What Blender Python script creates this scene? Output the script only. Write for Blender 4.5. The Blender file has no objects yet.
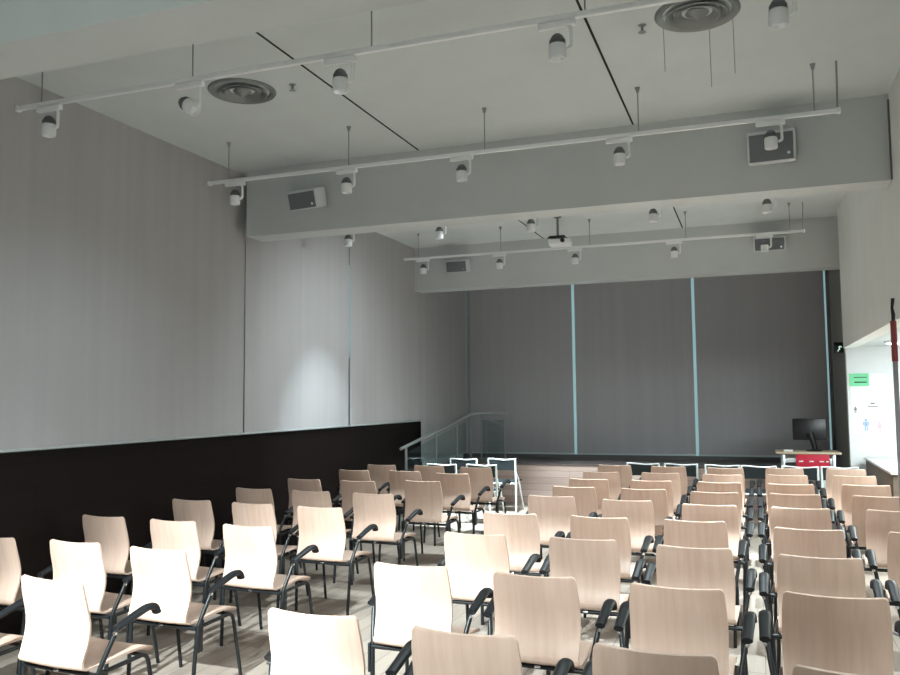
import bpy, bmesh, math, random
from mathutils import Vector, Matrix
random.seed(7)
S = bpy.context.scene
COL = S.collection

# ------------------------------------------------------------------ materials
def new_mat(name):
    m = bpy.data.materials.new(name); m.use_nodes = True
    nt = m.node_tree
    b = nt.nodes.get('Principled BSDF')
    return m, nt, b

def plain(name, col, rough=.6, metal=0.0, spec=.4, noise=0.0, nscale=30.0, stretch=(1, 1, 1)):
    m, nt, b = new_mat(name)
    b.inputs['Roughness'].default_value = rough
    b.inputs['Metallic'].default_value = metal
    b.inputs['Specular IOR Level'].default_value = spec
    tc = nt.nodes.new('ShaderNodeTexCoord')
    mp = nt.nodes.new('ShaderNodeMapping'); mp.inputs['Scale'].default_value = stretch
    nz = nt.nodes.new('ShaderNodeTexNoise'); nz.inputs['Scale'].default_value = nscale
    nz.inputs['Detail'].default_value = 3
    rp = nt.nodes.new('ShaderNodeValToRGB')
    k = max(noise, .015)
    rp.color_ramp.elements[0].position = .3; rp.color_ramp.elements[1].position = .7
    rp.color_ramp.elements[0].color = tuple(c * (1 - k) for c in col) + (1,)
    rp.color_ramp.elements[1].color = tuple(min(1, c * (1 + k)) for c in col) + (1,)
    nt.links.new(tc.outputs['Object'], mp.inputs[0]); nt.links.new(mp.outputs[0], nz.inputs['Vector'])
    nt.links.new(nz.outputs['Fac'], rp.inputs[0]); nt.links.new(rp.outputs[0], b.inputs['Base Color'])
    return m

def emit(name, col, s):
    m, nt, b = new_mat(name)
    b.inputs['Base Color'].default_value = (*col, 1)
    b.inputs['Emission Color'].default_value = (*col, 1)
    b.inputs['Emission Strength'].default_value = s
    return m

def glass(name, tint, clear=.8):
    m = bpy.data.materials.new(name); m.use_nodes = True; nt = m.node_tree
    nt.nodes.clear()
    o = nt.nodes.new('ShaderNodeOutputMaterial'); mx = nt.nodes.new('ShaderNodeMixShader')
    t = nt.nodes.new('ShaderNodeBsdfTransparent'); g = nt.nodes.new('ShaderNodeBsdfGlossy')
    t.inputs[0].default_value = (*tint, 1); g.inputs['Roughness'].default_value = .08
    mx.inputs[0].default_value = 1 - clear
    nt.links.new(t.outputs[0], mx.inputs[1]); nt.links.new(g.outputs[0], mx.inputs[2])
    nt.links.new(mx.outputs[0], o.inputs[0])
    return m

def beech(name):
    m, nt, b = new_mat(name)
    b.inputs['Roughness'].default_value = .38
    b.inputs['Specular IOR Level'].default_value = .45
    tc = nt.nodes.new('ShaderNodeTexCoord'); oi = nt.nodes.new('ShaderNodeObjectInfo')
    ad = nt.nodes.new('ShaderNodeVectorMath'); ad.operation = 'ADD'
    ml = nt.nodes.new('ShaderNodeMath'); ml.operation = 'MULTIPLY'; ml.inputs[1].default_value = 37
    mp = nt.nodes.new('ShaderNodeMapping'); mp.inputs['Scale'].default_value = (34, 3, 3)
    nt.links.new(oi.outputs['Random'], ml.inputs[0])
    nt.links.new(tc.outputs['Object'], mp.inputs[0])
    nt.links.new(mp.outputs[0], ad.inputs[0]); nt.links.new(ml.outputs[0], ad.inputs[1])
    n1 = nt.nodes.new('ShaderNodeTexNoise'); n1.inputs['Scale'].default_value = 1; n1.inputs['Detail'].default_value = 4
    nt.links.new(ad.outputs[0], n1.inputs['Vector'])
    mp2 = nt.nodes.new('ShaderNodeMapping'); mp2.inputs['Scale'].default_value = (7, 2.2, 2.2)
    nt.links.new(tc.outputs['Object'], mp2.inputs[0])
    ad2 = nt.nodes.new('ShaderNodeVectorMath'); ad2.operation = 'ADD'
    nt.links.new(mp2.outputs[0], ad2.inputs[0]); nt.links.new(ml.outputs[0], ad2.inputs[1])
    n2 = nt.nodes.new('ShaderNodeTexNoise'); n2.inputs['Scale'].default_value = 1; n2.inputs['Detail'].default_value = 2
    nt.links.new(ad2.outputs[0], n2.inputs['Vector'])
    mx = nt.nodes.new('ShaderNodeMath'); mx.operation = 'MULTIPLY_ADD'
    mx.inputs[1].default_value = .6
    nt.links.new(n1.outputs['Fac'], mx.inputs[0])
    m2 = nt.nodes.new('ShaderNodeMath'); m2.operation = 'MULTIPLY'; m2.inputs[1].default_value = .4
    nt.links.new(n2.outputs['Fac'], m2.inputs[0]); nt.links.new(m2.outputs[0], mx.inputs[2])
    rp = nt.nodes.new('ShaderNodeValToRGB')
    rp.color_ramp.elements[0].position = .32; rp.color_ramp.elements[1].position = .66
    rp.color_ramp.elements[0].color = WOOD_D + (1,); rp.color_ramp.elements[1].color = WOOD_L + (1,)
    nt.links.new(mx.outputs[0], rp.inputs[0])
    nt.links.new(rp.outputs[0], b.inputs['Base Color'])
    return m

def planks(name, c1, c2, seam, pw, pl, axis, rough=.4, spec=.4):
    """boards of width pw and length pl; axis names (across, along)"""
    m, nt, b = new_mat(name)
    b.inputs['Roughness'].default_value = rough; b.inputs['Specular IOR Level'].default_value = spec
    tc = nt.nodes.new('ShaderNodeTexCoord'); sp = nt.nodes.new('ShaderNodeSeparateXYZ'); cb = nt.nodes.new('ShaderNodeCombineXYZ')
    nt.links.new(tc.outputs['Object'], sp.inputs[0])
    nt.links.new(sp.outputs[axis[1]], cb.inputs['X']); nt.links.new(sp.outputs[axis[0]], cb.inputs['Y'])
    br = nt.nodes.new('ShaderNodeTexBrick')
    br.inputs['Scale'].default_value = 1; br.inputs['Brick Width'].default_value = pl; br.inputs['Row Height'].default_value = pw
    br.inputs['Mortar Size'].default_value = .0025; br.inputs['Bias'].default_value = 0
    br.inputs['Color1'].default_value = (*c1, 1); br.inputs['Color2'].default_value = (*c2, 1); br.inputs['Mortar'].default_value = (*seam, 1)
    nt.links.new(cb.outputs[0], br.inputs['Vector'])
    mp = nt.nodes.new('ShaderNodeMapping'); mp.inputs['Scale'].default_value = (3, 60, 1)
    nt.links.new(cb.outputs[0], mp.inputs[0])
    nz = nt.nodes.new('ShaderNodeTexNoise'); nz.inputs['Scale'].default_value = 1; nz.inputs['Detail'].default_value = 3
    nt.links.new(mp.outputs[0], nz.inputs['Vector'])
    mr = nt.nodes.new('ShaderNodeMapRange'); mr.inputs['To Min'].default_value = .82; mr.inputs['To Max'].default_value = 1.15
    nt.links.new(nz.outputs['Fac'], mr.inputs['Value'])
    mu = nt.nodes.new('ShaderNodeVectorMath'); mu.operation = 'SCALE'
    nt.links.new(br.outputs['Color'], mu.inputs[0]); nt.links.new(mr.outputs[0], mu.inputs['Scale'])
    nt.links.new(mu.outputs[0], b.inputs['Base Color'])
    return m

def fabric(name, col):
    m, nt, b = new_mat(name)
    b.inputs['Roughness'].default_value = .9; b.inputs['Specular IOR Level'].default_value = .15
    tc = nt.nodes.new('ShaderNodeTexCoord')
    mp = nt.nodes.new('ShaderNodeMapping'); mp.inputs['Scale'].default_value = (9, 9, .25)
    n1 = nt.nodes.new('ShaderNodeTexNoise'); n1.inputs['Scale'].default_value = 1; n1.inputs['Detail'].default_value = 4
    nt.links.new(tc.outputs['Object'], mp.inputs[0]); nt.links.new(mp.outputs[0], n1.inputs['Vector'])
    n2 = nt.nodes.new('ShaderNodeTexNoise'); n2.inputs['Scale'].default_value = 90; n2.inputs['Detail'].default_value = 2
    nt.links.new(tc.outputs['Object'], n2.inputs['Vector'])
    a = nt.nodes.new('ShaderNodeMath'); a.operation = 'MULTIPLY_ADD'; a.inputs[1].default_value = .35
    nt.links.new(n2.outputs['Fac'], a.inputs[0]); nt.links.new(n1.outputs['Fac'], a.inputs[2])
    rp = nt.nodes.new('ShaderNodeValToRGB')
    rp.color_ramp.elements[0].position = .4; rp.color_ramp.elements[1].position = .95
    rp.color_ramp.elements[0].color = tuple(c * .95 for c in col) + (1,)
    rp.color_ramp.elements[1].color = tuple(c * 1.05 for c in col) + (1,)
    nt.links.new(a.outputs[0], rp.inputs[0]); nt.links.new(rp.outputs[0], b.inputs['Base Color'])
    return m

WOOD_D = (.52, .363, .28); WOOD_L = (.62, .46, .372)
M = dict(
    beech=beech('beech_ply'),
    black=plain('black_tube', (.009, .011, .012), .35, 0, .35),
    pad=plain('black_plastic', (.008, .009, .010), .45, 0, .35),
    chrome=plain('chrome', (.75, .8, .82), .2, 1.0),
    white=plain('white_paint', (.72, .74, .75), .55, 0, .35, .03, 4),
    ceiling=plain('ceiling_paint', (.60, .65, .655), .8, 0, .2, .03, 2),
    beam=plain('beam_paint', (.54, .575, .58), .75, 0, .2, .03, 2),
    wallr=plain('wall_paint', (.74, .77, .75), .75, 0, .2, .03, 2),
    lampw=plain('lamp_white', (.80, .82, .84), .45, 0, .4),
    lampd=plain('lamp_heat_sink', (.16, .17, .18), .5, .3, .4),
    rod=plain('rod_steel', (.30, .32, .33), .4, .7),
    blind=fabric('blind_fabric', (.425, .42, .425)),
    blindb=fabric('blind_fabric_back', (.42, .42, .44)),
    hem=plain('hem_bar', (.52, .58, .58), .45, .3),
    dark=planks('dark_panel', (.007, .0045, .0042), (.009, .006, .0055), (.003, .002, .002), .18, 2.4, ('Z', 'Y'), .5, .12),
    floor=planks('floor_boards', (.30, .255, .215), (.36, .31, .26), (.10, .08, .065), .14, 1.4, ('X', 'Y'), .34, .4),
    stagef=planks('stage_front', (.47, .345, .30), (.58, .45, .39), (.28, .19, .16), .105, 1.9, ('Z', 'X'), .4),
    staget=planks('stage_top', (.13, .10, .095), (.16, .125, .115), (.02, .015, .013), .12, 1.5, ('Y', 'X'), .3),
    mesh=plain('dark_mesh', (.020, .030, .034), .7, 0, .3, .2, 200),
    tubew=plain('white_tube', (.74, .80, .80), .35, .1, .5),
    steel=plain('brushed_steel', (.58, .64, .65), .35, .8, .5),
    post=plain('grey_post', (.34, .36, .37), .45, .5, .4),
    glass=glass('clear_glass', (.86, .93, .93), .86),
    grille=plain('speaker_grille', (.15, .165, .18), .6, 0, .3, .15, 250),
    cab=plain('speaker_cabinet', (.62, .66, .67), .5, 0, .3),
    vent=plain('vent_metal', (.22, .235, .235), .42, .35, .4),
    ventd=plain('vent_shadow_gap', (.03, .032, .033), .7),
    slot=plain('slot_black', (.006, .006, .006), .8),
    deskw=plain('desk_top', (.58, .47, .34), .45, 0, .4, .06, 12, (2, 14, 14)),
    red=plain('red_panel', (.56, .02, .05), .6),
    redb=plain('red_band', (.20, .03, .035), .6),
    screen=plain('monitor_black', (.006, .006, .008), .35),
    paper=plain('paper', (.80, .81, .80), .8),
    green=plain('green_paper', (.20, .66, .36), .7),
    ink=plain('ink', (.03, .08, .06), .8),
    blue=plain('ink_blue', (.30, .42, .68), .8),
    pink=plain('ink_pink', (.72, .48, .55), .8),
    counter=plain('counter_wood', (.16, .125, .095), .5, 0, .35, .1, 8, (2, 2, 14)),
    ctop=plain('counter_top', (.78, .78, .75), .35),
    pole=plain('pole_grey', (.20, .19, .20), .5, .2),
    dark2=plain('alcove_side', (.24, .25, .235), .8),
    base=plain('dark_base', (.13, .125, .125), .7),
    daylight=emit('dusk_window', (.42, .64, .67), .36),
    lamp=emit('foyer_lamp', (.95, 1.0, 1.0), 9.0),
    led=emit('exit_sign_pictogram', (.55, .75, .68), .5),
)

# ------------------------------------------------------------------ mesh helpers
def bx(bm, c, s, rot=None):
    r = bmesh.ops.create_cube(bm, size=1)
    mt = Matrix.Translation(Vector(c)) @ (rot or Matrix.Identity(4)) @ Matrix.Diagonal((*s, 1))
    bmesh.ops.transform(bm, matrix=mt, verts=r['verts'])

def bbx(bm, c, s, bev=.004, rot=None, seg=2):
    t = bmesh.new(); bmesh.ops.create_cube(t, size=1)
    bmesh.ops.transform(t, matrix=Matrix.Diagonal((*s, 1)), verts=t.verts)
    bmesh.ops.bevel(t, geom=t.edges[:], offset=min(bev, min(s) * .45), segments=seg, affect='EDGES', profile=.5)
    bmesh.ops.transform(t, matrix=Matrix.Translation(Vector(c)) @ (rot or Matrix.Identity(4)), verts=t.verts)
    me = bpy.data.meshes.new('t'); t.to_mesh(me); t.free(); bm.from_mesh(me); bpy.data.meshes.remove(me)

def fillet(pts, r, n=5):
    pts = [Vector(p) for p in pts]; out = [pts[0]]
    for i in range(1, len(pts) - 1):
        a, b, c = pts[i - 1], pts[i], pts[i + 1]
        d1 = (a - b); d2 = (c - b); k = min(r, d1.length * .45, d2.length * .45)
        p0 = b + d1.normalized() * k; p1 = b + d2.normalized() * k
        for j in range(n + 1):
            t = j / n
            out.append(p0 * (1 - t) ** 2 + b * 2 * t * (1 - t) + p1 * t * t)
    out.append(pts[-1]); return out

def tube(bm, pts, r, n=10, sx=1.0, sy=1.0):
    pts = [Vector(p) for p in pts]
    if not isinstance(r, (list, tuple)): r = [r] * len(pts)
    rings = []; up = None
    for i, p in enumerate(pts):
        d = (pts[min(i + 1, len(pts) - 1)] - pts[max(i - 1, 0)]).normalized()
        if up is None:
            up = Vector((0, 0, 1)) if abs(d.z) < .9 else Vector((1, 0, 0))
        s = d.cross(up)
        if s.length < 1e-6: s = d.orthogonal()
        s.normalize(); up = s.cross(d).normalized()
        rings.append([bm.verts.new(p + (s * math.cos(a) * sx + up * math.sin(a) * sy) * r[i]) for a in [2 * math.pi * k / n for k in range(n)]])
    for a, b in zip(rings, rings[1:]):
        for k in range(n):
            bm.faces.new((a[k], a[(k + 1) % n], b[(k + 1) % n], b[k]))
    bm.faces.new(rings[0][::-1]); bm.faces.new(rings[-1])

def lathe(bm, prof, n=24, mt=None):
    rings = []
    for r, z in prof:
        if r < 1e-6:
            rings.append([bm.verts.new((0, 0, z))])
        else:
            rings.append([bm.verts.new((r * math.cos(2 * math.pi * k / n), r * math.sin(2 * math.pi * k / n), z)) for k in range(n)])
    vs = [v for R_ in rings for v in R_]
    for a, b in zip(rings, rings[1:]):
        for k in range(n):
            q = [a[k % len(a)], a[(k + 1) % len(a)], b[(k + 1) % len(b)], b[k % len(b)]]
            q = [v for i, v in enumerate(q) if v not in q[:i]]
            if len(q) > 2: bm.faces.new(q)
    if mt is not None: bmesh.ops.transform(bm, matrix=mt, verts=vs)

def shell(bm, rows, th, bow):
    """rows = [(y, z, halfwidth, bowfactor)]: a bent sheet of thickness th, edges pulled by bow"""
    nu = 12; G = []
    for (y, z, w, bf) in rows:
        G.append([Vector((w * (2 * i / nu - 1), y, z)) for i in range(nu + 1)])
    nr = len(rows)
    N = []
    for j in range(nr):
        a = Vector((0, rows[max(j - 1, 0)][0], rows[max(j - 1, 0)][1])); b = Vector((0, rows[min(j + 1, nr - 1)][0], rows[min(j + 1, nr - 1)][1]))
        t = (b - a).normalized(); N.append(Vector((0, -t.z, t.y)))       # points front / up along the path
    for j, (y, z, w, bf) in enumerate(rows):
        for i in range(nu + 1):
            u = 2 * i / nu - 1
            G[j][i] += N[j] * (bow * bf * u * u)
    A = [[bm.verts.new(p + N[j] * th / 2) for p in G[j]] for j in range(nr)]
    B = [[bm.verts.new(p - N[j] * th / 2) for p in G[j]] for j in range(nr)]
    for j in range(nr - 1):
        for i in range(nu):
            bm.faces.new((A[j][i], A[j][i + 1], A[j + 1][i + 1], A[j + 1][i]))
            bm.faces.new((B[j][i], B[j + 1][i], B[j + 1][i + 1], B[j][i + 1]))
        for i in (0, nu):
            bm.faces.new((A[j][i], A[j + 1][i], B[j + 1][i], B[j][i]))
    for j in (0, nr - 1):
        for i in range(nu):
            bm.faces.new((A[j][i], B[j][i], B[j][i + 1], A[j][i + 1]))

def obj(name, bm, mat, parent=None, smooth=True, loc=None):
    bmesh.ops.recalc_face_normals(bm, faces=bm.faces[:])
    me = bpy.data.meshes.new(name); bm.to_mesh(me); bm.free()
    me.materials.append(M[mat] if isinstance(mat, str) else mat)
    if smooth:
        me.polygons.foreach_set('use_smooth', [True] * len(me.polygons))
        try: me.set_sharp_from_angle(angle=math.radians(38))
        except Exception: pass
    o = bpy.data.objects.new(name, me); COL.objects.link(o)
    if parent: o.parent = parent
    if loc: o.location = loc
    return o

def thing(name, label, cat, loc=(0, 0, 0), rz=0, group=None):
    o = bpy.data.objects.new(name, None); COL.objects.link(o); o.empty_display_size = .1
    o.location = loc; o.rotation_euler = (0, 0, rz)
    return tag(o, label, cat, group)

def tag(o, label, cat, group=None):
    o['label'] = label; o['category'] = cat
    if group: o['group'] = group
    return o

def struct(name, boxes, mat, parent=None):
    bm = bmesh.new()
    for lo, hi in boxes:
        bx(bm, [(a + b) / 2 for a, b in zip(lo, hi)], [b - a for a, b in zip(lo, hi)])
    o = obj(name, bm, mat, parent, smooth=False)
    if not parent: o['kind'] = 'structure'
    return o

def dup(root, loc, rz, label, group=None):
    r = root.copy(); COL.objects.link(r); r.location = loc; r.rotation_euler = (0, 0, rz); r['label'] = label
    if group: r['group'] = group
    for ch in root.children:
        c = ch.copy(); COL.objects.link(c); c.parent = r
        for g in ch.children:
            d = g.copy(); COL.objects.link(d); d.parent = c
    return r

NB = bmesh.new
# ------------------------------------------------------------------ the room
XL, XR, ZC, YB = -4.93, 1.06, 4.06, 14.5
struct('floor', [((-5.4, -4.2, -.1), (5.2, 15.2, 0))], 'floor')
struct('ceiling', [((-5.4, -4.2, ZC), (1.45, 15.2, ZC + .15))], 'ceiling')
struct('wall_left', [((-5.4, -4.2, 0), (-5.06, 15.2, ZC))], 'wallr')
struct('wall_back', [((-5.06, YB + .10, 0), (1.45, 15.2, ZC)), ((-5.06, YB + .02, 0), (1.155, YB + .10, .71))], 'base')
struct('wall_front', [((-5.06, -4.2, 0), (5.2, -4.0, ZC))], 'wallr')
struct('wall_right', [((XR, -4.0, 2.29), (XR + .14, 11.62, ZC))], 'wallr')
struct('wall_alcove_right', [((1.155, 12.52, 0), (1.40, YB + .10, ZC)), ((1.155, 11.62, 2.345), (1.40, 12.52, ZC))], 'dark2')
struct('wall_foyer_back', [((1.155, 12.36, 0), (5.2, 12.52, 2.34))], 'white')
struct('wall_foyer_right', [((5.0, -4.0, 0), (5.2, 12.36, 2.34))], 'white')
struct('ceiling_foyer', [((XR + .14, -4.0, 2.34), (5.2, 12.52, 2.45))], 'ceiling')
struct('ceiling_beam', [((XL - .12, 2.845, 3.374), (XR, 3.17, ZC))], 'beam')
struct('ceiling_beam.001', [((XL + .09, 7.22, 3.374), (XR, 7.52, ZC))], 'beam')
struct('ceiling_beam.002', [((XL - .12, 12.0, 3.39), (1.155, 12.3, ZC))], 'beam')
struct('wall_left_dado', [((-5.06, -4.0, 0), (XL - .085, 12.40, 1.345))], 'dark')
struct('window_1', [((-5.06, -3.9, 1.4), (-5.05, YB, ZC))], 'daylight')
struct('window_2', [((-5.05, YB + .085, .71), (1.155, YB + .095, ZC))], 'daylight')
struct('ceiling_slot', [((-2.938, 3.2, ZC - .003), (-2.922, 7.21, ZC))], 'slot')
struct('ceiling_slot.001', [((-.928, 3.2, ZC - .003), (-.912, 7.21, ZC))], 'slot')
struct('ceiling_slot.002', [((-2.888, 7.54, ZC - .003), (-2.872, 11.98, ZC))], 'slot')
struct('ceiling_slot.003', [((-.893, 7.54, ZC - .003), (-.877, 11.98, ZC))], 'slot')
struct('trim_1', [((XR - .012, 7.19, 3.374), (XR, 7.218, ZC - .05))], 'base')   # dark joint where beam meets the right wall

struct('trim_2', [((-4.955, YB - .03, .69), (-4.895, YB + .0, ZC))], 'post')
struct('blind_gap_blocker', [((-5.03, 7.30, 1.36), (-4.99, 7.45, ZC)), ((-5.03, 9.70, 1.36), (-4.99, 9.83, 2.25)), ((-5.03, 9.70, 3.48), (-4.99, 9.83, ZC)), ((-5.03, 12.2, 2.1), (-4.99, 12.3, ZC))], 'blind')  # added strips behind the blind gaps, blocking the window glow
struct('trim_3', [((1.105, YB - .01, .69), (1.155, YB + .03, ZC))], 'base')
# blinds ------------------------------------------------------------
def blind(label, axis, a0, a1, z0, z1, off, mat, seed, group):
    """a hanging fabric sheet with faint vertical ripples; axis 'y' on the left wall, 'x' on the back wall"""
    rnd = random.Random(seed); bm = NB()
    n = max(24, int((a1 - a0) * 26)); nz = 6; th = .004
    ph = [rnd.uniform(0, 6.28) for _ in range(4)]; fr = [rnd.uniform(2.2, 4.5), rnd.uniform(5, 8), rnd.uniform(9, 13), rnd.uniform(14, 19)]
    def rip(a, t):
        k = .35 + .65 * (1 - t)
        return k * (.007 * math.sin(fr[0] * a + ph[0]) + .004 * math.sin(fr[1] * a + ph[1] + .4 * t) + .0022 * math.sin(fr[2] * a + ph[2]) + .0012 * math.sin(fr[3] * a + ph[3]))
    F, B = [], []
    for j in range(nz + 1):
        t = j / nz; z = z0 + (z1 - z0) * t
        f, b = [], []
        for i in range(n + 1):
            a = a0 + (a1 - a0) * i / n; d = off + rip(a, t)
            if axis == 'y': f.append(bm.verts.new((XL - d, a, z))); b.append(bm.verts.new((XL - d - th, a, z)))
            else: f.append(bm.verts.new((a, YB + d, z))); b.append(bm.verts.new((a, YB + d + th, z)))
        F.append(f); B.append(b)
    for j in range(nz):
        for i in range(n):
            bm.faces.new((F[j][i], F[j][i + 1], F[j + 1][i + 1], F[j + 1][i]))
            bm.faces.new((B[j][i], B[j + 1][i], B[j + 1][i + 1], B[j][i + 1]))
        for i in (0, n): bm.faces.new((F[j][i], F[j + 1][i], B[j + 1][i], B[j][i]))
    for j in (0, nz):
        for i in range(n): bm.faces.new((F[j][i], B[j][i], B[j][i + 1], F[j][i + 1]))
    o = tag(obj('roller_blind', bm, mat), label, 'blind', group)
    h = NB()
    if axis == 'y': bbx(h, (XL - off - .002, (a0 + a1) / 2, z0 - .006), (.026, a1 - a0, .022), .006)
    else: bbx(h, ((a0 + a1) / 2, YB + off + .002, z0 - .006), (a1 - a0, .026, .022), .006)
    obj('hem_bar', h, 'hem', o)
    return o
GB = 'taupe roller blinds over the left windows'
blind('wide taupe blind over the left wall, the one nearest the camera', 'y', -3.9, 7.379, 1.372, ZC, .03, 'blind', 1, GB)
blind('taupe left wall blind holding the round pool of spotlight', 'y', 7.382, 9.76, 1.372, ZC, .03, 'blind', 2, GB)
blind('taupe left wall blind between the bright light slit and the black panel end', 'y', 9.772, 12.235, 1.372, ZC, .03, 'blind', 3, GB)
blind('longer taupe left blind hanging beyond the black panel, beside the glass railing', 'y', 12.25, 14.48, .735, ZC, .036, 'blind', 4, GB)
GK = 'dark blinds on the back wall'
blind('dark back wall blind farthest left, rising behind the glass railing', 'x', -4.90, -3.005, .735, ZC, .02, 'blindb', 5, GK)
blind('dark back wall blind in the middle, between the two inner light slits', 'x', -2.955, -.965, .735, ZC, .024, 'blindb', 6, GK)
blind('dark back wall blind on the right, behind the desk with the monitor', 'x', -.915, 1.075, .735, ZC, .02, 'blindb', 7, GK)

# stage -------------------------------------------------------------
YS, ZS = 13.35, .637
struct('stage_front', [((XL, YS, 0), (1.155, YS + .03, ZS - .03))], 'stagef')
struct('stage_top', [((XL, YS - .012, ZS - .03), (1.155, YB + .02, ZS))], 'staget')

# ------------------------------------------------------------------ beech armchair
def chair_master(label, group):
    t = thing('wooden_armchair', label, 'chair', group=group)
    back = [(0, .84), (.008, .80), (.016, .76), (.026, .72), (.036, .68), (.044, .64), (.048, .60), (.046, .565), (.041, .535), (.033, .505), (.026, .48), (.022, .458)]
    seat = [(.022, .458), (.021, .442), (.029, .429), (.044, .421), (.07, .417), (.12, .418), (.20, .424), (.29, .431), (.38, .433), (.43, .429), (.465, .419), (.49, .404), (.503, .39)]
    def dens(p, extra):
        out = []
        for (a, b) in zip(p, p[1:]):
            out += [a, ((a[0] + b[0]) / 2, (a[1] + b[1]) / 2)]
        return extra + out[0:] + [p[-1]]
    rows = []
    def wback(z):
        # slightly waisted outline: widest at two thirds, narrower foot, rounded top corners
        w = .210 + .007 * math.sin((z - .44) / .40 * math.pi) - .004 * max(0, (z - .75) / .09)
        d = .84 - z; r = .017
        if d < r: w -= r - math.sqrt(max(0, r * r - (r - d) ** 2))
        return w
    bp = [(0, .84), (.0006, .838), (.0012, .8355), (.002, .831), (.004, .822)] + back[1:]
    for (y, z) in bp:
        rows.append((y, z, wback(z), .3 + .7 * min(1, max(0, (z - .44) / .2))))
    bm = NB(); shell(bm, rows, .012, .022); obj('backrest', bm, 'beech', t)
    rows = []
    for (y, z) in seat:
        w = .2145 + .006 * min(1, max(0, y / .2)); r = .05; d = .503 - y
        if d < r: w -= r - math.sqrt(max(0, r * r - (r - d) ** 2))
        rows.append((y, z, w, .3 * (1 - min(1, y / .1)) + .25 * min(1, y / .1)))
    bm = NB(); shell(bm, rows, .012, .022); obj('seat', bm, 'beech', t)
    for s in (-1, 1):
        bm = NB(); tube(bm, fillet([(s * .238, .055, 0), (s * .250, .085, .40), (s * .282, .165, .585), (s * .290, .195, .612)], .05), .0125); obj('leg', bm, 'black', t)
        bm = NB(); tube(bm, fillet([(s * .236, .505, 0), (s * .222, .435, .402), (s * .236, .10, .392)], .05), .0115); obj('leg', bm, 'black', t)
        P = fillet([(s * .290, .150, .598), (s * .292, .26, .632), (s * .292, .355, .657), (s * .292, .408, .655), (s * .292, .425, .618)], .04)
        bm = NB(); tube(bm, P, [.0185 + .003 * min(1, k / 8) for k in range(len(P))], 14, 1.32, .82); obj('armrest', bm, 'pad', t)
        bm = NB(); bbx(bm, (s * .2635, .088, .335), (.014, .046, .15), .004); obj('linking_plate', bm, 'pad', t)
        bm = NB(); lathe(bm, [(0, -.008), (.009, -.007), (.011, 0), (.009, .007), (0, .008)], 10, Matrix.Translation((s * .290, .150, .578)) @ Matrix.Rotation(math.pi / 2, 4, 'X')); obj('bolt', bm, 'chrome', t)
    bm = NB(); tube(bm, [(-.248, .078, .394), (.248, .078, .394)], .0125); obj('crossbar', bm, 'black', t)
    bm = NB(); tube(bm, [(-.22, .40, .402), (.22, .40, .402)], .010); obj('crossbar', bm, 'black', t)
    bm = NB(); bbx(bm, (0, .062, .397), (.032, .010, .012), .003); obj('bolt', bm, 'chrome', t)
    return t

X = dict(P=-1.715, Q=-1.045, R=-.38, S=.285, T=.950, a=-3.322, b=-3.992, c=-4.66)
Y = dict(
    P=[3.02, 4.04, 5.09, 6.06, 7.22, 8.02, 8.83, 9.70, 10.70],
    Q=[2.95, 3.99, 5.10, 6.05, 7.10, 7.99, 8.81, 9.72, 10.64],
    R=[2.94, 3.94, 5.00, 6.05, 6.97, 7.89, 8.81, 9.68, 10.58],
    S=[2.90, 3.97, 4.89, 5.88, 6.95, 7.90, 8.78, 9.77, 10.70],
    T=[4.88, 5.87, 6.97, 7.92, 8.86, 9.84, 10.72],
    a=[3.21, 4.05, 4.97, 5.99, 6.98, 8.18, 9.10, 9.97],
    b=[3.14, 4.10, 5.03, 6.05, 7.02, 8.02, 9.28, 10.08],
    c=[4.09, 5.07, 6.12, 7.08, 8.06, 9.26, 10.07])
DXY = {('a', 0): .055, ('P', 3): -.04, ('R', 0): .02, ('R', 1): .012, ('R', 2): .012, ('Q', 2): .02, ('Q', 3): -.045, ('R', 3): -.05, ('P', 5): .03, ('Q', 5): .025, ('P', 6): .02}
ORD = ['nearest', 'second', 'third', 'fourth', 'fifth', 'sixth', 'seventh', 'eighth', 'ninth']
WHERE = dict(
    P='in the right block column along the centre aisle', Q='in the second column right of the centre aisle',
    R='in the middle column of the right block', S='in the right block column just short of the outermost',
    T='in the outermost right column by the foyer', a='in the left block column along the centre aisle',
    b='in the middle column of the left block', c='in the left block column against the black panel')
first = None; rj = random.Random(3)
for k in 'PQRSTabc':
    G = 'beech armchairs of the left block' if k in 'abc' else 'beech armchairs of the right block'
    n = len(Y[k])
    for i, y in enumerate(Y[k]):
        if i == n - 1: o_ = 'frontmost'
        elif i == 0: o_ = 'nearest'
        else: o_ = ORD[i] + ' from camera'
        lab = 'beech armchair, ' + o_ + ', ' + WHERE[k]
        loc = (X[k] + DXY.get((k, i), 0) + rj.uniform(-.003, .003), y, 0); rz = rj.uniform(-.012, .012) - (.06 if k in 'abc' else .035)
        if first is None:
            first = chair_master(lab, G); first.location = loc; first.rotation_euler[2] = rz
        else:
            dup(first, loc, rz, lab, G)

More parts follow.
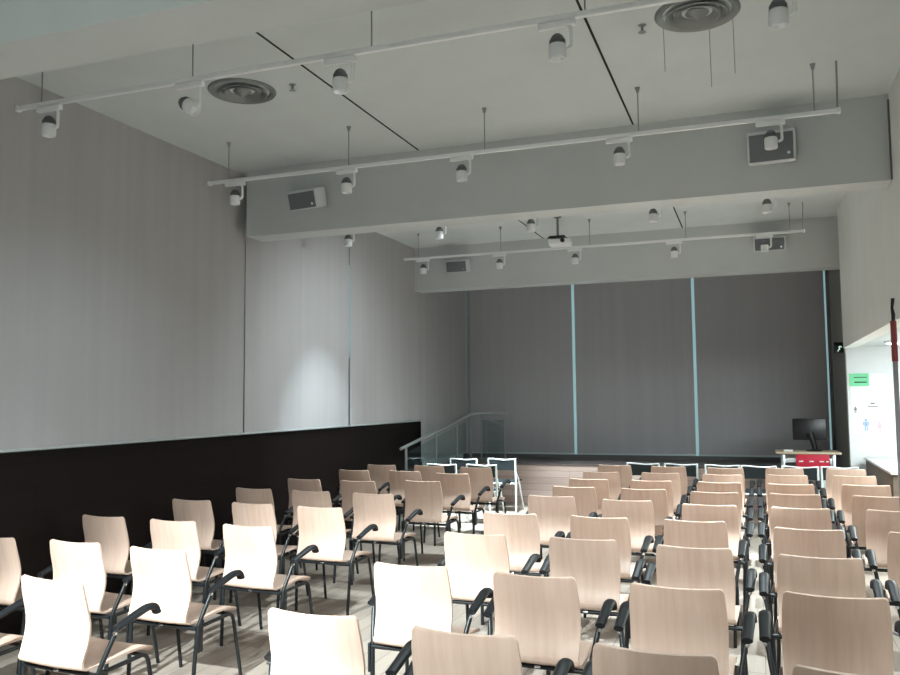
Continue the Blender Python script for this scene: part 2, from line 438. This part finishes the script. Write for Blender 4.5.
# ------------------------------------------------------------------ white-framed chair
def white_master(label, group):
    t = thing('white_framed_chair', label, 'chair', group=group)
    for s in (-1, 1):
        bm = NB(); tube(bm, fillet([(s * .205, .03, 0), (s * .208, .035, .45), (s * .208, .0, .80)], .1), .0145); obj('leg', bm, 'tubew', t)
        bm = NB(); tube(bm, fillet([(s * .212, .44, 0), (s * .212, .15, .50), (s * .209, .035, .60)], .06), .0125); obj('leg', bm, 'tubew', t)
    bm = NB(); n = 16
    tube(bm, [(-.215 + .43 * i / n, .0, .795 - .011 * math.sin(math.pi * i / n) ** 2 + .004 * math.sin(2 * math.pi * i / n)) for i in range(n + 1)], .0095); obj('top_rail', bm, 'tubew', t)
    rows = [(.002 + .035 * k / 8, .785 - .155 * k / 8, .196, 1) for k in range(9)]
    bm = NB(); shell(bm, rows, .006, -.012); obj('backrest', bm, 'mesh', t)
    rows = [(.045, .452, .195, 1), (.06, .447, .198, 1), (.2, .445, .198, 1), (.36, .452, .198, 1), (.41, .44, .195, 1)]
    bm = NB(); shell(bm, rows, .02, .01); obj('seat', bm, 'mesh', t)
    bm = NB(); tube(bm, [(-.207, .035, .43), (.207, .035, .43)], .010); obj('crossbar', bm, 'tubew', t)
    bm = NB(); tube(bm, [(-.212, .2, .43), (.212, .2, .43)], .010); obj('crossbar', bm, 'tubew', t)
    return t
WC = [(-4.13, 10.93, 'white-framed chair with dark mesh back in front of the sloping handrail, nearer left one'),
      (-3.56, 10.96, 'white-framed chair with dark mesh back, nearer right one beside the aisle end'),
      (-4.18, 12.0, 'white-framed chair with dark mesh back, farther left one under the glass railing'),
      (-3.61, 12.1, 'white-framed chair with tall white legs showing at the aisle, farthest right of left block'),
      (-1.48, 11.70, 'white-framed chair before the stage, first in the front row from the aisle'),
      (-.98, 11.70, 'white-framed chair before the stage, second in the front row from the aisle'),
      (-.45, 11.62, 'white-framed chair before the stage, third in the front row from the aisle'),
      (.0, 11.56, 'white-framed chair before the stage, fourth in the front row from the aisle'),
      (.495, 11.58, 'white-framed chair in front of the desk with the red panel'),
      (.955, 11.60, 'white-framed chair at the right end of the front row beside the foyer')]
wf = None
for x, y, lab in WC:
    G = 'white-framed chairs in the front rows'
    if wf is None: wf = white_master(lab, G); wf.location = (x, y, 0)
    else: dup(wf, (x, y, 0), rj.uniform(-.03, .03), lab, G)

# ------------------------------------------------------------------ glass railing
t = thing('glass_railing', 'sloping steel handrail with posts and glass panels rising to the stage at left', 'railing', (-4.6, 10.6, 0))
rx = 0; r0 = Vector((0, .0, 1.022)); r1 = Vector((0, 3.05, 1.436)); r2 = Vector((.14, 3.09, 1.45)); r3 = Vector((.60, 3.09, 1.450))
bm = NB(); tube(bm, fillet([r0, r1, r2, r3], .08), .021, 12); obj('handrail', bm, 'steel', t)
def rail_z(y): return r0.z + (r1.z - r0.z) * y / 3.05
for y, zb in ((.18, 0), (1.35, 0), (2.3, 0), (3.0, ZS)):
    bm = NB(); bbx(bm, (0, y, (zb + rail_z(y)) / 2), (.035, .014, rail_z(y) - zb - .02), .003); bbx(bm, (0, y, zb + .006), (.09, .07, .012), .003); obj('post', bm, 'post', t)
for x in (.16, .58):
    bm = NB(); bbx(bm, (x, 3.09, (ZS + 1.445) / 2), (.014, .035, 1.44 - ZS), .003); bbx(bm, (x, 3.09, ZS + .006), (.08, .09, .012), .003); obj('post', bm, 'post', t)
for y0, y1, zb in ((.22, 1.31, .12), (1.39, 2.26, .3), (2.34, 2.72, .45)):
    bm = NB()
    v = [bm.verts.new((x, y, z)) for x in (-.005, .005) for y, z in ((y0, zb), (y1, zb), (y1, rail_z(y1) - .09), (y0, rail_z(y0) - .09))]
    for f in ((0, 1, 2, 3), (7, 6, 5, 4), (0, 4, 5, 1), (1, 5, 6, 2), (2, 6, 7, 3), (3, 7, 4, 0)): bm.faces.new([v[i] for i in f])
    obj('glass_panel', bm, 'glass', t, smooth=False)
bm = NB(); bx(bm, (.37, 3.09, 1.0), (.38, .01, .66)); obj('glass_panel', bm, 'glass', t, smooth=False)
bm = NB()
for z in (.80, .95, 1.10, 1.25): tube(bm, [(.16, 3.115, z), (.58, 3.115, z)], .006, 8)
obj('cross_wire', bm, 'post', t)

# ------------------------------------------------------------------ tracks and spots
ZT = 3.70
TR = [(4.22, 'nearest ceiling track'), (6.35, 'track in front of the middle beam'), (8.60, 'row just behind the middle beam'), (10.93, 'farthest track, below the projector')]
SX = [-4.38, -3.25, -2.20, -.92, .165]
for y, nm in TR:
    nm2 = {4.22: 'long white lighting track nearest the camera on thin rods', 6.35: 'long white lighting track in front of the middle beam',
           8.60: 'white lighting track hidden behind the middle beam', 10.93: 'farthest white lighting track, running past the projector'}[y]
    t = thing('lighting_track', nm2, 'light track', (-2.02, y, ZT), 0, 'suspended lighting tracks')
    bm = NB(); bbx(bm, (0, 0, 0), (5.28, .030, .030), .004); obj('rail', bm, 'lampw', t)
    for x in (-2.635, 2.635):
        bm = NB(); bbx(bm, (x, 0, 0), (.03, .042, .04), .006); obj('end_cap', bm, 'lampw', t)
    for x in (-4.45, -3.23, -2.0, -.77, .46):
        bm = NB(); tube(bm, [(x + 2.02, 0, .017), (x + 2.02, 0, ZC - ZT - .02)], .0045, 8)
        lathe(bm, [(0, -.045), (.010, -.04), (.014, -.02), (.020, -.003), (.020, 0), (0, 0)], 12, Matrix.Translation((x + 2.02, 0, ZC - ZT)))
        obj('rod', bm, 'rod', t)
    bm = NB(); tube(bm, [(2.63, 0, .017), (2.635, 0, ZC - ZT)], .007, 8); obj('power_cord', bm, 'rod', t)

def spot_master(label, group):
    t = thing('track_spotlight', label, 'spotlight', group=group)
    bm = NB(); bbx(bm, (0, 0, -.034), (.20, .036, .034), .006); obj('adapter', bm, 'lampw', t)
    bm = NB(); tube(bm, fillet([(.055, 0, -.045), (.075, 0, -.06), (.075, 0, -.165), (.05, 0, -.175)], .02), .010, 8); obj('arm', bm, 'lampw', t)
    bm = NB(); lathe(bm, [(0, -.085), (.017, -.087), (.029, -.097), (.037, -.113), (.040, -.135), (.040, -.142), (0, -.142)], 20)
    for k in range(3): lathe(bm, [(.037, -.118 - .009 * k), (.043, -.120 - .009 * k), (.043, -.123 - .009 * k), (.037, -.124 - .009 * k)], 20)
    obj('heat_sink', bm, 'lampd', t)
    bm = NB(); lathe(bm, [(0, -.143), (.042, -.143), (.045, -.15), (.045, -.215), (.042, -.222), (.037, -.222), (.033, -.20), (0, -.196)], 22); obj('lamp_head', bm, 'lampw', t)
    return t
sm = None
PLACE = ['leftmost', 'second from left', 'third from left', 'fourth from left', 'rightmost']
for y, nm in TR:
    for i, x in enumerate(SX):
        lab = 'white track spotlight, ' + PLACE[i] + ' on the ' + nm
        if y == 8.60: lab = 'white track spotlight, ' + PLACE[i] + ' of the row peeking out below the middle beam'
        G = 'white track spotlights'
        rz = rj.uniform(-.1, .1)
        if sm is None: sm = spot_master(lab, G); sm.location = (x, y, ZT)
        else: dup(sm, (x, y, ZT), rz, lab, G)

# one lamp of the nearest track is swung sideways
for o in list(COL.objects):
    if o.get('label') == 'white track spotlight, second from left on the nearest ceiling track':
        o['label'] = 'white track spotlight swung sideways, second from left on the nearest ceiling track'
        for ch in o.children:
            if ch.name.split('.')[0] in ('heat_sink', 'lamp_head'):
                p = Vector((0, 0, -.165)); Rm = Matrix.Rotation(math.radians(-58), 4, 'Y')
                ch.matrix_local = Matrix.Translation(p) @ Rm @ Matrix.Translation(-p)

# ------------------------------------------------------------------ ceiling fittings
def diffuser(label, x, y):
    t = thing('air_diffuser', label, 'air vent', (x, y, ZC + .004), 0, 'round ceiling air vents')
    bm = NB(); lathe(bm, [(.255, 0), (.255, -.012), (.245, -.022), (.215, -.014), (.200, .0), (.255, 0)], 48); obj('outer_ring', bm, 'vent', t)
    for r in (.175, .125):
        bm = NB(); lathe(bm, [(r, -.020), (r + .014, -.030), (r + .006, -.034), (r - .030, -.010), (r - .034, -.004), (r - .026, -.006), (r, -.020)], 40); obj('inner_ring', bm, 'vent', t)
    bm = NB(); lathe(bm, [(0, -.052), (.016, -.048), (.03, -.034), (.055, -.024), (.070, -.012), (.060, -.004), (0, -.004)], 32); obj('centre_cone', bm, 'vent', t)
    bm = NB(); lathe(bm, [(0, -.001), (.21, -.001), (.21, -.0035), (0, -.0035)], 40); obj('duct_opening', bm, 'ventd', t)
    return t
diffuser('round grey louvred air vent in ceiling at left, above left spotlights', -3.60, 5.30)
t = diffuser('round grey louvred air vent at top right with thin cords hanging from it', -.26, 5.21)
for dx, dy, L in ((-.215, .13, .30), (.06, .24, .40), (.205, .16, .36)):
    bm = NB(); tube(bm, [(dx, dy, -.01), (dx + .003, dy, -L)], .0022, 6); obj('hanging_cord', bm, 'rod', t)
for x, y, lab in ((-3.18, 5.33, 'small ceiling sprinkler beside the left round air vent'), (-.60, 5.27, 'small ceiling sprinkler beside the right round air vent')):
    t = thing('sprinkler', lab, 'sprinkler', (x, y, ZC + .003), 0, 'ceiling sprinklers')
    bm = NB(); lathe(bm, [(0, 0), (.028, 0), (.026, -.006), (.010, -.010), (.008, -.045), (0, -.047)], 16); obj('stem', bm, 'rod', t)
    bm = NB(); lathe(bm, [(0, -.045), (.024, -.047), (.026, -.050), (0, -.052)], 16); obj('deflector', bm, 'rod', t)

def speaker(label, x, y, z, w, h, tilt, yaw):
    t = thing('wall_speaker', label, 'speaker', (x, y, z), 0, 'white speakers on the beams')
    Rm = Matrix.Rotation(yaw, 4, 'Z') @ Matrix.Rotation(tilt, 4, 'X')
    bm = NB(); bbx(bm, Rm @ Vector((0, -.10, 0)), (w, .17, h), .012, Rm); obj('cabinet', bm, 'cab', t)
    bm = NB(); bbx(bm, Rm @ Vector((-.0, -.188, -.005)), (w - .03, .012, h - .035), .004, Rm); obj('grille', bm, 'grille', t)
    bm = NB(); lathe(bm, [(0, -.003), (.012, -.003), (.012, .003), (0, .003)], 12, Rm @ Matrix.Translation((w * .36, -.196, -h * .25)) @ Matrix.Rotation(math.pi / 2, 4, 'X')); obj('badge', bm, 'chrome', t)
    bm = NB(); bbx(bm, (0, -.012, 0), (.07, .022, .10), .004); bbx(bm, (0, -.04, 0), (.03, .06, .03), .004); obj('bracket', bm, 'cab', t)
    return t
speaker('white speaker with grey grille on the middle beam, left end', -4.06, 7.218, 3.70, .35, .19, math.radians(16), math.radians(-10))
speaker('white speaker with grey grille on the middle beam, right end behind a spotlight', .195, 7.218, 3.72, .36, .25, math.radians(10), math.radians(-4))
speaker('small white speaker on the far beam, left of the projector', -4.20, 11.998, 3.74, .34, .19, math.radians(12), math.radians(0))
speaker('small white speaker on the far beam, at the right behind a spotlight', .24, 11.998, 3.76, .40, .19, math.radians(12), 0)

t = thing('projector', 'white ceiling projector on a black pole mount at the far bay', 'projector', (-2.36, 10.62, 0))
bm = NB(); bbx(bm, (.03, 0, 3.715), (.29, .26, .075), .02, Matrix.Rotation(.12, 4, 'Z')); obj('body', bm, 'lampw', t)
bm = NB(); tube(bm, [(0, 0, 3.80), (0, 0, ZC)], .015, 10); lathe(bm, [(0, 0), (.05, 0), (.05, -.01), (0, -.012)], 16, Matrix.Translation((0, 0, ZC))); obj('pole', bm, 'lampd', t)
bm = NB(); bbx(bm, (0, 0, 3.79), (.20, .14, .03), .005)
for a in range(4): tube(bm, [(0, 0, 3.80), (.14 * math.cos(a * 1.57 + .7), .11 * math.sin(a * 1.57 + .7), 3.785), (.15 * math.cos(a * 1.57 + .7), .12 * math.sin(a * 1.57 + .7), 3.765)], .009, 8)
obj('mount', bm, 'screen', t)
bm = NB(); lathe(bm, [(0, -.03), (.027, -.03), (.027, .03), (0, .03)], 18, Matrix.Translation((.09, -.13, 3.722)) @ Matrix.Rotation(math.pi / 2, 4, 'X')); obj('lens', bm, 'screen', t)

# ------------------------------------------------------------------ desk with monitor
DX, DY, DZ = .645, 12.74, .925
t = thing('presenter_desk', 'small desk with pale wooden top and red front panel before the stage', 'desk', (DX, DY, 0))
bm = NB(); bbx(bm, (0, 0, DZ - .014), (.83, .56, .028), .006); obj('desktop', bm, 'deskw', t)
for sx in (-1, 1):
    for sy in (-1, 1):
        bm = NB(); bbx(bm, (sx * .32, sy * .22, (DZ - .028) / 2), (.045, .045, DZ - .028), .005); obj('leg', bm, 'steel', t)
bm = NB(); bbx(bm, (0, -.22, DZ - .115), (.60, .03, .06), .005); obj('apron', bm, 'tubew', t)
bm = NB(); bbx(bm, (0, .22, DZ - .115), (.60, .03, .06), .005); obj('apron', bm, 'tubew', t)
bm = NB(); bbx(bm, (.055, -.255, DZ - .131), (.42, .022, .20), .004); p = obj('front_panel', bm, 'red', t); p['label'] = 'red panel with white dashes'
bm = NB()
for dx in (-.13, 0, .13, .20): bbx(bm, (.055 + dx - .02, -.268, DZ - .125), (.055 if dx < .2 else .03, .004, .016), .001)
obj('lettering', bm, 'paper', p)
bm = NB(); bbx(bm, (.18, -.19, .36), (.07, .05, .70), .006); obj('cable_duct', bm, 'tubew', t)
t = thing('monitor', 'black flat monitor seen from behind, standing on the desk', 'monitor', (DX + .045, DY + .06, DZ))
bm = NB(); bbx(bm, (0, 0, .30), (.44, .045, .30), .012, Matrix.Rotation(-.05, 4, 'X')); obj('screen_housing', bm, 'screen', t)
bm = NB(); tube(bm, [(.06, -.04, .02), (.04, -.045, .12), (.0, -.03, .25)], [.035, .04, .05], 10); obj('stand_neck', bm, 'screen', t)
bm = NB(); lathe(bm, [(0, 0), (.11, 0), (.10, .012), (.03, .022), (0, .022)], 20, Matrix.Translation((.05, -.02, 0))); obj('stand_base', bm, 'screen', t)
bm = NB(); bbx(bm, (DX - .25, DY - .12, DZ + .012), (.12, .10, .024), .004); tag(obj('paper_stack', bm, 'paper'), 'small white paper stack lying left of the monitor', 'papers')

# ------------------------------------------------------------------ foyer seen through the side opening
t = thing('service_counter', 'wooden counter with bright white top in the side foyer', 'counter', (1.9, 11.05, 0))
bm = NB(); bbx(bm, (0, 0, .43), (1.16, 2.28, .86), .006); obj('body', bm, 'counter', t)
bm = NB(); bbx(bm, (0, 0, .875), (1.2, 2.34, .03), .005); obj('worktop', bm, 'ctop', t)
t = thing('poster', 'large white poster with small coloured figures on the foyer wall', 'poster', (1.42, 12.357, 0))
bm = NB(); bx(bm, (0, 0, 1.56), (.46, .008, .84)); obj('sheet', bm, 'paper', t, smooth=False)
def person_icon(x, z, s, mat):
    bm = NB(); lathe(bm, [(0, -.003), (.016 * s, -.003), (.016 * s, .003), (0, .003)], 14, Matrix.Translation((x, -.006, z + .055 * s)) @ Matrix.Rotation(math.pi / 2, 4, 'X'))
    bbx(bm, (x, -.006, z + .012 * s), (.034 * s, .004, .05 * s), .001); bbx(bm, (x - .026 * s, -.006, z + .018 * s), (.012 * s, .004, .04 * s), .001); bbx(bm, (x + .026 * s, -.006, z + .018 * s), (.012 * s, .004, .04 * s), .001)
    bbx(bm, (x - .010 * s, -.006, z - .04 * s), (.012 * s, .004, .055 * s), .001); bbx(bm, (x + .010 * s, -.006, z - .04 * s), (.012 * s, .004, .055 * s), .001)
    obj('pictogram', bm, mat, t)
person_icon(-.06, 1.30, 1.15, 'blue'); person_icon(.10, 1.27, 1.1, 'pink'); person_icon(-.18, 1.50, .6, 'pole')
bm = NB(); bbx(bm, (.03, -.006, 1.545), (.12, .004, .012), .001); bbx(bm, (.03, -.006, 1.585), (.05, .004, .02), .001); bbx(bm, (0, -.006, 1.165), (.42, .003, .004), .001); obj('text_line', bm, 'pole', t)
t = thing('notice_sheet', 'green notice sheet with two dark text lines on the foyer wall', 'sign', (1.30, 12.3485, 0))
bm = NB(); bx(bm, (0, 0, 1.90), (.235, .008, .17)); obj('sheet', bm, 'green', t, smooth=False)
bm = NB(); bbx(bm, (.015, -.006, 1.932), (.16, .004, .010), .001); bbx(bm, (.015, -.006, 1.868), (.15, .004, .016), .001); obj('text_line', bm, 'ink', t)
t = thing('exit_sign', 'small square black sign with pale pictogram near the back right corner', 'sign', (1.092, 12.64, 2.352))
bm = NB(); bbx(bm, (0, 0, 0), (.122, .03, .15), .005); obj('sign_body', bm, 'screen', t)
bm = NB(); bbx(bm, (.01, -.017, -.005), (.018, .005, .05), .001); bbx(bm, (.028, -.017, .012), (.035, .005, .014), .001, Matrix.Rotation(.5, 4, 'Y')); bbx(bm, (-.002, -.017, -.035), (.014, .005, .04), .001, Matrix.Rotation(.5, 4, 'Y')); obj('pictogram', bm, 'led', t)
t = thing('ceiling_light', 'round bright lamp on the foyer ceiling', 'ceiling light', (1.62, 11.2, 2.34))
bm = NB(); lathe(bm, [(0, 0), (.15, 0), (.15, -.02), (.13, -.028), (0, -.020)], 28); obj('housing', bm, 'lampw', t)
bm = NB(); lathe(bm, [(0, -.021), (.125, -.029), (.11, -.036), (0, -.040)], 28); obj('diffuser', bm, 'lamp', t)
t = thing('slim_pole', 'slim grey pole with black top and red sleeve at the right edge', 'pole', (.958, 6.80, 0))
bm = NB(); tube(bm, [(0, 0, .02), (0, 0, 1.96)], .017, 12); obj('shaft', bm, 'pole', t)
bm = NB(); tube(bm, [(0, 0, 1.94), (0, 0, 2.235)], .021, 12); obj('sleeve', bm, 'redb', t)
bm = NB(); tube(bm, [(0, 0, 2.23), (.002, 0, 2.28), (-.004, 0, 2.33), (.004, 0, 2.40)], [.012, .014, .010, .013], 10); obj('tip', bm, 'screen', t)
bm = NB(); lathe(bm, [(0, 0), (.10, 0), (.095, .012), (.02, .025), (0, .025)], 24); obj('base', bm, 'pole', t)

# ------------------------------------------------------------------ lights
def area(name, loc, tgt, sx, sy, p, col):
    l = bpy.data.lights.new(name, 'AREA'); l.shape = 'RECTANGLE'; l.size = sx; l.size_y = sy; l.energy = p; l.color = col
    o = bpy.data.objects.new(name, l); COL.objects.link(o); o.location = loc
    o.rotation_euler = (Vector(tgt) - Vector(loc)).to_track_quat('-Z', 'Y').to_euler(); return o
def spot(name, loc, tgt, ang, blend, p, col, r=.04):
    l = bpy.data.lights.new(name, 'SPOT'); l.spot_size = math.radians(ang); l.spot_blend = blend; l.energy = p; l.color = col; l.shadow_soft_size = r
    o = bpy.data.objects.new(name, l); COL.objects.link(o); o.location = loc
    o.rotation_euler = (Vector(tgt) - Vector(loc)).to_track_quat('-Z', 'Y').to_euler(); return o
COOL = (.80, .94, 1.0); DOWNC = (.82, .95, 1.0); NEUT = (.86, .97, 1.0)
area('ambient_rear', (-2.0, -1.2, ZC - .05), (-2.0, -1.0, 0), 5.0, 3.5, 45, COOL)  # unseen soft fill, added for the general ambient level
# unseen fill spots added behind the camera: their pools on the floor there send light up to the ceiling and walls
for x in (-4.0, -3.0, -2.0, -1.0, .2):
    spot('rear_bounce_fill', (x, -1.5, 3.46), (x, -1.6, 0), 86, .6, 700, COOL)
# spotlights of the track behind the camera, trained on the seats
spot('seat_spot', (-2.75, -.3, 3.5), (-2.9, 3.6, .5), 40, .6, 3000, NEUT)
spot('seat_spot', (-3.9, -.3, 3.5), (-3.9, 4.9, .5), 34, .8, 700, NEUT)
spot('seat_spot', (-1.6, -.3, 3.5), (-1.6, 4.3, .5), 40, .8, 900, NEUT)
# downlights on the tracks
DOWN = {4.22: (0, 0, 50, 130, 200), 6.35: (0, 50, 400, 520, 520), 8.60: (40, 210, 500, 580, 580), 10.93: (80, 220, 320, 340, 340)}
for y, P in DOWN.items():
    for x, p in zip(SX, P):
        if p: spot('downlight', (x, y, 3.46), (x + (.7 if x < -4 else 0), y - .1, 0), 66, .9, p, DOWNC)
spot('wall_spot', (-3.25, 8.6, 3.46), (-4.93, 9.05, .85), 52, 1.0, 240, COOL)
spot('aisle_spot', (.165, 6.35, 3.46), (-.03, 7.6, 0), 24, .8, 600, DOWNC)
spot('aisle_spot', (.165, 8.60, 3.46), (-.05, 9.4, 0), 24, .8, 600, DOWNC)
spot('wall_fill', (-2.2, 8.60, 3.40), (-4.93, 9.2, 1.4), 100, 1.0, 190, NEUT, .12)  # wide fill beams added to brighten the left blinds
spot('wall_fill', (-2.2, 4.22, 3.46), (-4.93, 5.2, .6), 80, 1.0, 110, COOL, .12)
spot('front_spot', (-3.25, 10.93, 3.46), (-3.55, 11.5, 0), 44, .5, 2200, COOL)
spot('stage_fill', (-2.2, 10.93, 3.46), (-2.4, 13.15, 0), 40, .8, 700, COOL)  # extra beam added to lift the dim stage front
area('foyer_light', (2.4, 10.0, 2.30), (2.4, 10.2, 0), 1.8, 3.6, 330, (.90, 1.0, 1.0))
area('foyer_light', (2.6, 4.0, 2.30), (2.6, 4.2, 0), 1.8, 4.0, 160, (.90, 1.0, 1.0))

w = bpy.data.worlds.new('world'); S.world = w; w.use_nodes = True
w.node_tree.nodes['Background'].inputs[0].default_value = (.02, .03, .035, 1)

# ------------------------------------------------------------------ camera
cam = bpy.data.cameras.new('camera'); co = bpy.data.objects.new('camera', cam); COL.objects.link(co)
cam.sensor_width = 36; cam.lens = 834.94 / 900 * 36; cam.clip_start = .05
yaw, pit, rol = .34972, .07338, -.00986
cy, sy, cp, sp = math.cos(yaw), math.sin(yaw), math.cos(pit), math.sin(pit)
f = Vector((-sy * cp, cy * cp, sp)); r = Vector((cy, sy, 0)); u = r.cross(f)
r2_ = r * math.cos(rol) + u * math.sin(rol); u2_ = u * math.cos(rol) - r * math.sin(rol)
mw = Matrix((r2_, u2_, -f)).transposed().to_4x4(); mw.translation = (0, 0, 1.70)
co.matrix_world = mw
S.camera = co
S.view_settings.view_transform = 'Standard'; S.view_settings.look = 'None'
S.view_settings.exposure = 0.35; S.view_settings.gamma = 1.0; S.view_settings.use_curve_mapping = False
